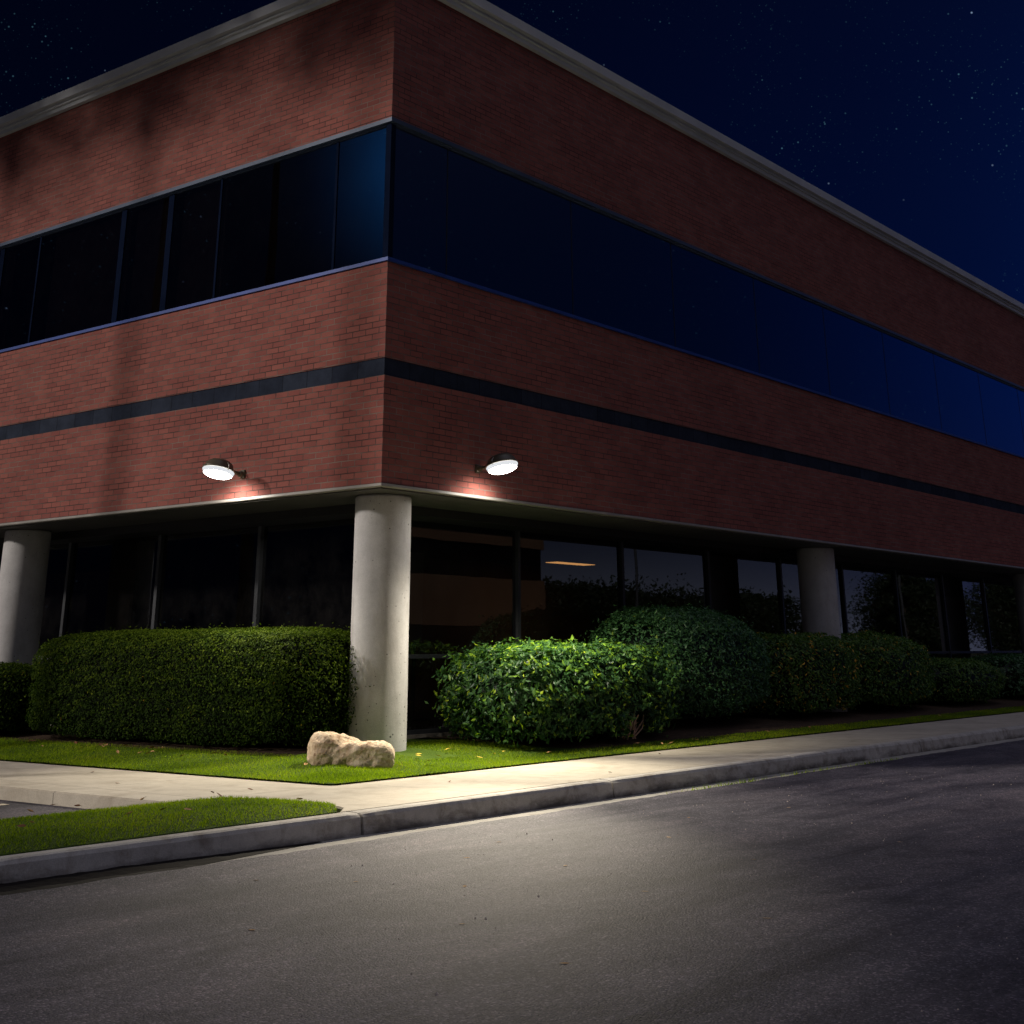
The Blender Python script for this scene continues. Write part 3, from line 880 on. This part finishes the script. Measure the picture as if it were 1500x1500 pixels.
# grass
def blades(name, pts, hmin, hmax, wid):
    n = len(pts)
    ang = rng.uniform(0, 2 * np.pi, n); lean = rng.normal(0, .45, (n, 2))
    h = rng.uniform(hmin, hmax, n)
    side = np.stack([np.cos(ang), np.sin(ang), np.zeros(n)], 1) * (wid * rng.uniform(.6, 1.3, n))[:, None]
    tip = pts + np.stack([lean[:, 0] * h, lean[:, 1] * h, h], 1)
    V = np.stack([pts - side, pts + side, tip], 1).reshape(-1, 3)
    me = bpy.data.meshes.new(name)
    me.vertices.add(n * 3); me.vertices.foreach_set('co', V.ravel())
    me.loops.add(n * 3); me.loops.foreach_set('vertex_index', np.arange(n * 3, dtype=np.int32))
    me.polygons.add(n); me.polygons.foreach_set('loop_start', np.arange(0, n * 3, 3, dtype=np.int32))
    v = np.clip(.42 + .22 * np.sin(pts[:, 0] * 3.1 + pts[:, 1] * 1.7) * np.sin(pts[:, 1] * 4.3 - pts[:, 0]) + rng.normal(0, .2, n), 0, 1)
    at = me.attributes.new('var', 'FLOAT', 'FACE'); at.data.foreach_set('value', v.astype(np.float32))
    me.update(calc_edges=True)
    return me
P = []
def scatter(x0, x1, y0, y1, dens):
    n = int((x1 - x0) * (y1 - y0) * dens)
    return np.stack([rng.uniform(x0, x1, n), rng.uniform(y0, y1, n)], 1)
XY = np.concatenate([scatter(-1.56, -.36, -.95, 9, 4800), scatter(-1.5, 1.9, -1.01, -.30, 6000), scatter(-.4, .4, -.3, .6, 4500), scatter(1.0, 2.35, -.3, 1.0, 4500), scatter(1.9, 24, -1.01, -.50, 3200)])
pts = np.array([(x, y, lawn_h(x, y) - .004) for x, y in XY])
g = link('grass', blades('grass', pts, .012, .029, .003), M['blade'])
tag(g, 'mown green grass round the corner column and shrubs', 'grass', kind='stuff')
XY = scatter(-7.6, -2.65, -2.51, -1.08, 5200)
XY = np.array([q for q in XY if island_in(*q)])
pts = np.array([(x, y, island_h(x, y) - .004) for x, y in XY])
g = link('grass', blades('grass', pts, .010, .026, .003), M['blade'])
tag(g, 'mown green grass on the kerb island left of the pavement', 'grass', kind='stuff')
# weeds in the gutter crack
XY = np.stack([rng.normal(0, 1, 380), rng.normal(-2.89, .012, 380)], 1)
cent = rng.choice([1.4, 1.9, 2.3, 3.4, 4.1, 4.9, 5.6], 380); XY[:, 0] = cent + XY[:, 0] * .22
pts = np.array([(x, y, -.143) for x, y in XY])
g = link('weeds', blades('weeds', pts, .012, .045, .004), M['blade'])
tag(g, 'thin line of weeds growing along the gutter edge', 'weeds', kind='stuff')

# ------------------------------------------------------------------ boulder
def boulder():
    bm = bmesh.new()
    def lump(c, half, p, rot):
        b = bmesh.new(); bmesh.ops.create_icosphere(b, subdivisions=5, radius=1)
        D = np.array([v.co[:] for v in b.verts]); half = np.array(half)
        S = superel(D * half, half, p)
        R_ = np.array(Matrix.Rotation(rad(rot[2]), 3, 'Z') @ Matrix.Rotation(rad(rot[1]), 3, 'Y') @ Matrix.Rotation(rad(rot[0]), 3, 'X'))
        S = S @ R_.T + np.array(c)
        vs = [bm.verts.new(s) for s in S]
        for f in b.faces: bm.faces.new([vs[v.index] for v in f.verts])
        b.free()
    # local x runs across the picture (to the right), y away from it
    lump((-.24, .06, .150), (.215, .22, .185), 2.8, (0, 10, 10))
    lump((-.05, .10, .155), (.19, .15, .150), 2.6, (0, 8, 0))
    lump((.13, -.03, .105), (.33, .19, .15), 3.4, (0, 3, -8))
    lump((.29, -.02, .095), (.155, .18, .145), 2.8, (0, 14, 0))
    lump((.03, .0, .105), (.33, .18, .145), 3.0, (0, -3, 0))
    me = bm_mesh(bm, 'boulder')
    o = bpy.data.objects.new('tmp', me); COL.objects.link(o)
    md = o.modifiers.new('r', 'REMESH'); md.mode = 'VOXEL'; md.voxel_size = .009
    dg = bpy.context.evaluated_depsgraph_get()
    me2 = bpy.data.meshes.new_from_object(o.evaluated_get(dg))
    bpy.data.objects.remove(o)
    bm = bmesh.new(); bm.from_mesh(me2)
    bmesh.ops.smooth_vert(bm, verts=bm.verts, factor=.5, use_axis_x=True, use_axis_y=True, use_axis_z=True)
    bm.normal_update()
    offs = []
    for v in bm.verts:
        c = v.co
        n1 = noise.fractal(c * 4.2 + Vector((3, 1, 2)), 1.0, 2.0, 5)
        n2 = noise.ridged_multi_fractal(Vector((c.x * 5 + c.z * 5, c.y * 4, c.z * 7 - c.x * 3)), .9, 2.1, 4, 1.0, 2.0)
        cell = noise.voronoi(c * 7.5)[0][0]
        offs.append(n1 * .018 + (n2 - 1.2) * .012 - max(0, .32 - cell) * .05)
    for v, d in zip(bm.verts, offs): v.co += v.normal * d
    return bm_mesh(bm, 'boulder')
bo = link('boulder', boulder(), M['rock'], smooth=True)
bo.location = (-.46, -.14, .035); bo.rotation_euler = (0, 0, yaw - math.pi / 2 + rad(8)); bo.scale = (.91, .91, .95)
tag(bo, 'low tan sandstone boulder on the grass in front of the corner column', 'boulder')

# ------------------------------------------------------------------ fallen leaves
def leaf_shape(kind):
    bm = bmesh.new()
    L, W, C = kind
    rows = [(-.5, .05), (-.3, .7), (0, 1.0), (.28, .62), (.5, .04)]
    ring = []
    for t, w in rows:
        z = .35 * C * (t * t * 4)
        ring.append((bm.verts.new((t * L, -w * W / 2, z + C * .6 * w)), bm.verts.new((t * L, 0, z)), bm.verts.new((t * L, w * W / 2, z + C * .5 * w))))
    for a, b in zip(ring[:-1], ring[1:]):
        bm.faces.new((a[0], b[0], b[1], a[1])); bm.faces.new((a[1], b[1], b[2], a[2]))
    add_tube(bm, [(-.5 * L, 0, .35 * C), (-.75 * L, .004, .002)], [.0016, .001], 5)
    return bm_mesh(bm, 'fallen_leaf')
LEAFME = {}
for mn in ('dry_leaf', 'yellow_leaf', 'brown_leaf', 'pale_leaf'):
    for i, k in enumerate(((.075, .040, .014), (.055, .034, .018), (.095, .036, .010))):
        me = leaf_shape(k); me.materials.append(M[mn]); LEAFME[mn, i] = me
def fallen(x, y, z, mn, label, group, s=1.0, tilt=.35):
    o = bpy.data.objects.new('fallen_leaf', LEAFME[mn, random.randrange(3)])
    COL.objects.link(o); o.location = (x, y, z); o.rotation_euler = (random.uniform(-tilt, tilt), random.uniform(-tilt, tilt), random.uniform(0, 6.28))
    o.scale = (s, s, s * (.25 if tilt < .2 else 1))
    tag(o, label, 'leaf', group)
for k in range(26):
    y = random.uniform(.9, 6.4); x = -.55 - abs(random.gauss(0, .09))
    fallen(x, y, lawn_h(x, y) + .035, random.choice(['dry_leaf', 'dry_leaf', 'brown_leaf']), 'curled tan leaf lying along the foot of the clipped hedge', 'dry leaves along the hedge foot', .9)
for k in range(9):
    x = random.uniform(-.95, -.7); y = random.uniform(-.2, 5.5)
    fallen(x, y, lawn_h(x, y) + .04, 'dry_leaf', 'single tan leaf on the mown grass between hedge and pavement', 'tan leaves on the grass strip', .9)
for x, y in ((.35, -.28), (.45, -.2), (.55, -.38), (1.0, -.1), (.2, -.55), (1.5, -.45), (1.25, -.52), (.9, -.62)):
    fallen(x, y, lawn_h(x, y) + .04, 'yellow_leaf', 'yellow leaf on the bright grass between boulder and glossy shrub', 'yellow leaves right of the boulder', .8)
for k in range(12):
    x = random.uniform(-5.6, -2.9); y = random.uniform(-2.4, -1.3)
    if island_in(x, y):
        fallen(x, y, island_h(x, y) + .04, random.choice(['dry_leaf', 'brown_leaf']), 'dry brown leaf on the grass island behind the kerb', 'dry leaves on the grass island', .9)
for k in range(16):
    x = random.uniform(1.8, 14); y = -.62 - abs(random.gauss(0, .12))
    fallen(x, y, lawn_h(x, y) + .035, random.choice(['dry_leaf', 'brown_leaf']), 'dry leaf at the foot of the shrubs on the right', 'dry leaves under the right shrubs', .8)
for k in range(14):
    y = random.uniform(-.9, 4.0); x = -3.26 - abs(random.gauss(0, .04))
    fallen(x, y, -.095, random.choice(['brown_leaf', 'dry_leaf']), 'dry leaf caught against the pavement edge on the parking ground', 'dry leaves along the pavement edge', .7)
for x, y in ((-.7, -1.6), (-2.2, -.7), (-2.5, .7), (-1.9, 1.9), (-2.5, -1.6), (.9, -2.2), (3.2, -1.3)):
    fallen(x, y, .004, 'brown_leaf', 'dark leaf lying on the pale pavement', 'leaves on the pavement', .7)
for k in range(9):
    x = random.uniform(-6.2, -4.2); y = random.uniform(-2.78, -2.70)
    fallen(x, y, -.145, 'brown_leaf', 'dark leaf in the gutter at the near end of the kerb', 'leaves in the near gutter', .8)
for x, y in ((-4.05, -4.6), (-4.3, -4.0), (-3.2, -3.9), (-2.5, -3.6), (-4.9, -5.3), (-3.6, -5.5), (-5.3, -6.2), (-3.1, -4.6), (-1.6, -4.4), (-.5, -3.9), (.6, -4.2), (-2.2, -5.4), (-4.6, -3.5), (-5.6, -4.6), (1.6, -4.9), (-.9, -5.8), (-3.9, -6.4)):
    fallen(x, y, -.156, random.choice(['dry_leaf', 'pale_leaf', 'pale_leaf']), 'lone small dry leaf on the open asphalt', 'leaves scattered on the road', .6, .08)

# grit and chips of stone lying on the asphalt, thickest along the gutter
def grit():
    n = 1500
    x = rng.uniform(-8.5, 6, n); y = np.where(rng.random(n) < .3, -2.95 - np.abs(rng.normal(0, .12, n)), rng.uniform(-9, -2.95, n))
    V, F = [], []
    for a, b in zip(x, y):
        sz = rng.uniform(.0025, .0065) * (1.8 if rng.random() < .06 else 1); k = len(V)
        an = rng.uniform(0, 6.28)
        for q in range(5):
            t_ = an + q * 1.2566
            V.append((a + math.cos(t_) * sz * rng.uniform(.7, 1.2), b + math.sin(t_) * sz * rng.uniform(.7, 1.2), -.160))
        V.append((a, b, -.158 + sz * .9))
        for q in range(5): F.append((k + q, k + (q + 1) % 5, k + 5))
    return mesh('grit', V, F)
tag(link('grit', grit(), M['chip']), 'pale grit and stone chips scattered over the asphalt', 'grit', kind='stuff')

# ------------------------------------------------------------------ trees and lamps across the road (seen in the glass) and on the left
def tree(label, loc, h, crown_r, base, n, kind, seed, group, leafs=2.0, lm=None, thin=1.0):
    t = empty('tree', loc); tag(t, label, 'tree', group)
    r_ = np.random.default_rng(seed)
    bm = bmesh.new()
    add_tube(bm, [(0, 0, -.3), (.05, .02, h * .3), (-.06, .05, h * .6), (0, 0, h * .93)], [.028 * h * thin, .02 * h * thin, .012 * h * thin, .003 * h], 10)
    tips = []
    nb = 26
    for k in range(nb):
        f = k / (nb - 1); z0 = h * (base + (.92 - base) * f)
        ang = k * 2.4 + r_.uniform(-.3, .3)
        if kind == 'conifer': L = crown_r * (1.02 - f) + .1; up = -.1
        else: L = crown_r * math.sin(math.pi * (.18 + .72 * f)) * r_.uniform(.7, 1.1); up = .45
        e = Vector((math.cos(ang) * L, math.sin(ang) * L, z0 + up * L))
        add_tube(bm, [(0, 0, z0), e * .5 + Vector((0, 0, z0 * .5 + .05 * L)), e], [.008 * h, .005 * h, .002 * h], 6)
        tips.append((np.array([0, 0, z0]), np.array(e), L))
    link('trunk', bm_mesh(bm), M['bark'], t)
    P_, S_ = [], []
    per = n // nb
    for a, b, L in tips:
        s = r_.uniform(.25, 1.08, per)[:, None]
        spread = (.16 if kind == 'conifer' else .30) * max(L, .4)
        P_.append(a + (b - a) * s + r_.normal(0, 1, (per, 3)) * spread * np.array([1, 1, .55]))
    P_ = np.concatenate(P_)
    me = cloud_mesh('crown', P_, r_.normal(size=P_.shape) + np.array([0, 0, .5]), r_.uniform(.10, .22, len(P_)) * leafs, r_.uniform(0, 1, len(P_)), .5)
    link('crown', me, lm or M['leaf_tree'], t)
    return t
LT = 'trees beyond the road mirrored in the glass'
for i, (x, y, h, cr, kind) in enumerate(((34, -24, 5.2, 2.6, 'broad'), (38.5, -25.5, 6.6, 1.5, 'conifer'), (43, -26, 5.6, 3.0, 'broad'), (49, -27, 5.4, 3.2, 'broad'), (56, -28, 5.2, 3.4, 'broad'), (63, -29, 5.6, 3.2, 'broad'), (70, -30, 6.0, 3.4, 'broad'), (78, -24, 9.5, 3.0, 'conifer'), (86, -27, 6.5, 3.4, 'broad'), (93, -30, 6.5, 3.4, 'broad'), (101, -32, 6.5, 3.6, 'broad'), (88, -19.5, 6.0, 3.2, 'broad'), (97, -22.5, 6.6, 3.4, 'broad'), (108, -26, 7.0, 3.6, 'broad'), (119, -30, 7.4, 4.0, 'broad'))):
    if kind == 'broad' and x < 75: h *= .74
    tree(('dark pointed conifer' if kind == 'conifer' else 'dark bushy tree') + ' mirrored as a silhouette in the ground floor glass', (x, y, -.3), h, cr, .05, 13000, kind, 100 + i, LT if kind == 'broad' else 'conifers mirrored in the glass', 1.5)
# tall trees added outside the picture, crowns set high to darken the upper wall
for i, (x, y, h, n, cr) in enumerate(((-6.0, 4.6, 15.0, 2600, 3.2), (-5.7, 8.6, 15.0, 2200, 3.0), (-6.0, 12.4, 15.2, 1500, 2.8))):
    tree('unseen tall slim tree added in the car park to shade the left wall', (x, y, -.1), h, cr, .77, n, 'broad', 200 + i, 'unseen trees added for wall shade', 2.2, M['leaf_dark'], .4)
for i, (x, y, h) in enumerate(((-17.5, -1.2, 8.5), (-18.5, 2.6, 11.5), (-20.5, 6.2, 13.5), (-24, 9.3, 15.5))):
    tree('broad tree on the far side of the car park whose shade falls over the road', (x, y, -.1), h, 3.0, .30, 1700, 'broad', 300 + i, 'broad trees shading the road', 2.4, M['leaf_dark'])

def street_lamp(loc, label):
    t = empty('street_lamp', loc); tag(t, label, 'street lamp', 'car park lamps mirrored in the glass')
    bm = bmesh.new(); add_tube(bm, [(0, 0, -.2), (0, 0, 3), (0, 0, 6.0)], [.09, .08, .06], 12); link('pole', bm_mesh(bm), M['dark_metal'], t)
    bm = bmesh.new(); add_box(bm, -.65, .65, -.22, .22, 5.98, 6.16, .04); link('lamp_head', bm_mesh(bm), M['dark_metal'], t)
street_lamp((40, -20, -.3), 'flat headed parking lamp mirrored in the third ground floor pane')
street_lamp((72, -21.5, -.3), 'flat headed parking lamp mirrored beside the tall conifer')

# office ceiling light, glimpsed through the glass
cl = empty('ceiling_light', (9.9, 4.7, 2.585)); tag(cl, 'long warm ceiling light glowing inside the corner office', 'ceiling light')
bm = bmesh.new(); add_box(bm, -.62, .62, -.17, .17, -.02, .02); link('frame', bm_mesh(bm), M['dark_metal'], cl)
bm = bmesh.new(); add_box(bm, -.58, .58, -.13, .13, -.028, -.0205); link('diffuser', bm_mesh(bm), emission('warm_diffuser', (1.0, .50, .16), 1.6), cl)

# ------------------------------------------------------------------ light
SUN_EL = rad(25.5)
dirv = Vector((.82 * math.cos(SUN_EL), -.572 * math.cos(SUN_EL), -math.sin(SUN_EL))).normalized()
sl = bpy.data.lights.new('moon_sun', 'SUN'); sl.energy = 2.15; sl.angle = rad(4.0); sl.color = (1.0, .92, .84)
so = bpy.data.objects.new('moon_sun', sl); COL.objects.link(so); so.location = (-20, 12, 15)
so.rotation_euler = dirv.to_track_quat('-Z', 'Y').to_euler()

w = bpy.data.worlds.new('World'); scene.world = w; w.use_nodes = True
t = w.node_tree; t.nodes.clear()
def N_(kind, **kw):
    nd = t.nodes.new(kind)
    for k, v in kw.items(): setattr(nd, k, v)
    return nd
def Mx(op, a, b=0.0, clamp=False):
    nd = N_('ShaderNodeMath', operation=op, use_clamp=clamp)
    for i, v in enumerate((a, b)):
        if isinstance(v, bpy.types.NodeSocket): t.links.new(v, nd.inputs[i])
        else: nd.inputs[i].default_value = v
    return nd.outputs[0]
def Vs(col, fac):
    nd = N_('ShaderNodeVectorMath', operation='SCALE')
    if isinstance(col, bpy.types.NodeSocket): t.links.new(col, nd.inputs[0])
    else: nd.inputs[0].default_value = col
    if isinstance(fac, bpy.types.NodeSocket): t.links.new(fac, nd.inputs['Scale'])
    else: nd.inputs['Scale'].default_value = fac
    return nd.outputs[0]
def Va(a, b):
    nd = N_('ShaderNodeVectorMath', operation='ADD'); t.links.new(a, nd.inputs[0]); t.links.new(b, nd.inputs[1]); return nd.outputs[0]
tc = N_('ShaderNodeTexCoord'); D = tc.outputs['Generated']
def lobe(az, el, sharp):
    """smooth glow about one sky direction"""
    v = (math.cos(rad(el)) * math.cos(rad(az)), math.cos(rad(el)) * math.sin(rad(az)), math.sin(rad(el)))
    nd = N_('ShaderNodeVectorMath', operation='DOT_PRODUCT'); t.links.new(D, nd.inputs[0]); nd.inputs[1].default_value = v
    return Mx('POWER', Mx('MAXIMUM', nd.outputs['Value'], 0.0), sharp)
sep = N_('ShaderNodeSeparateXYZ'); t.links.new(D, sep.inputs[0])
sky = N_('ShaderNodeTexSky', sky_type='NISHITA'); sky.sun_disc = False
sky.sun_elevation = SUN_EL; sky.sun_rotation = math.atan2(-dirv.x, -dirv.y)
tint = N_('ShaderNodeVectorMath', operation='MULTIPLY'); t.links.new(sky.outputs[0], tint.inputs[0]); tint.inputs[1].default_value = (.004, .03, .16)
base = Va(Vs(tint.outputs[0], .0010), Vs((.0003, .0010, .0055), 1.0))
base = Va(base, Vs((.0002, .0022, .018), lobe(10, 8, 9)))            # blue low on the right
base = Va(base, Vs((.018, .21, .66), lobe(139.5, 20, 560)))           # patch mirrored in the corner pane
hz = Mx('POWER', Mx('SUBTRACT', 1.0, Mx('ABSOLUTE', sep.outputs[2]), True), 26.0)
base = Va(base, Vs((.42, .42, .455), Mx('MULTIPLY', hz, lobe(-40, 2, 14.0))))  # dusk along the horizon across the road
base = Va(base, Vs((.082, .080, .102), lobe(-150, 40, 3.0)))           # unseen fill glow added to the sky behind the camera
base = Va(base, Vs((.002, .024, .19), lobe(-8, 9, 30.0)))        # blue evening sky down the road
base = Va(base, Vs((.46, .47, .60), lobe(-75, 70, 8.0)))       # cool fill glow added high over the road, out of view
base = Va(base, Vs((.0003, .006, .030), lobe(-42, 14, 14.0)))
# stars
def stars(scale, thr, gain, tint_):
    vo = N_('ShaderNodeTexVoronoi', feature='F1'); vo.inputs['Scale'].default_value = scale; t.links.new(D, vo.inputs['Vector'])
    sc = N_('ShaderNodeSeparateColor'); t.links.new(vo.outputs['Color'], sc.inputs[0])
    core = Mx('SUBTRACT', 1.0, Mx('DIVIDE', vo.outputs['Distance'], thr), True)
    bright = Mx('POWER', sc.outputs[0], 7.0)
    return Vs(tint_, Mx('MULTIPLY', Mx('MULTIPLY', core, bright), gain))
nz = N_('ShaderNodeTexNoise'); nz.inputs['Scale'].default_value = 9; nz.inputs['Detail'].default_value = 6; t.links.new(D, nz.inputs['Vector'])
dens = N_('ShaderNodeMapRange'); dens.inputs['From Min'].default_value = .42; dens.inputs['From Max'].default_value = .68; t.links.new(nz.outputs['Fac'], dens.inputs['Value'])
st = Va(stars(75, .070, .9, (.30, .42, .62)), Vs(stars(230, .19, .6, (.12, .30, .40)), dens.outputs[0]))
st = Va(st, Vs(stars(430, .26, .30, (.12, .28, .36)), dens.outputs[0]))
base = Va(base, st)
mul = Mx('GREATER_THAN', sep.outputs[2], -.02)
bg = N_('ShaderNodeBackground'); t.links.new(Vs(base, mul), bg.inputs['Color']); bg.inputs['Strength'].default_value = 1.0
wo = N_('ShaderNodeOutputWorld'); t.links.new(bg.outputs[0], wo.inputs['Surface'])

scene.view_settings.view_transform = 'Standard'
scene.view_settings.look = 'None'
scene.view_settings.exposure = 0
scene.view_settings.gamma = 1
scene.render.engine = 'CYCLES'
scene.cycles.use_denoising = True
scene.cycles.max_bounces = 6
scene.cycles.transparent_max_bounces = 12
scene.cycles.sample_clamp_indirect = 4.0
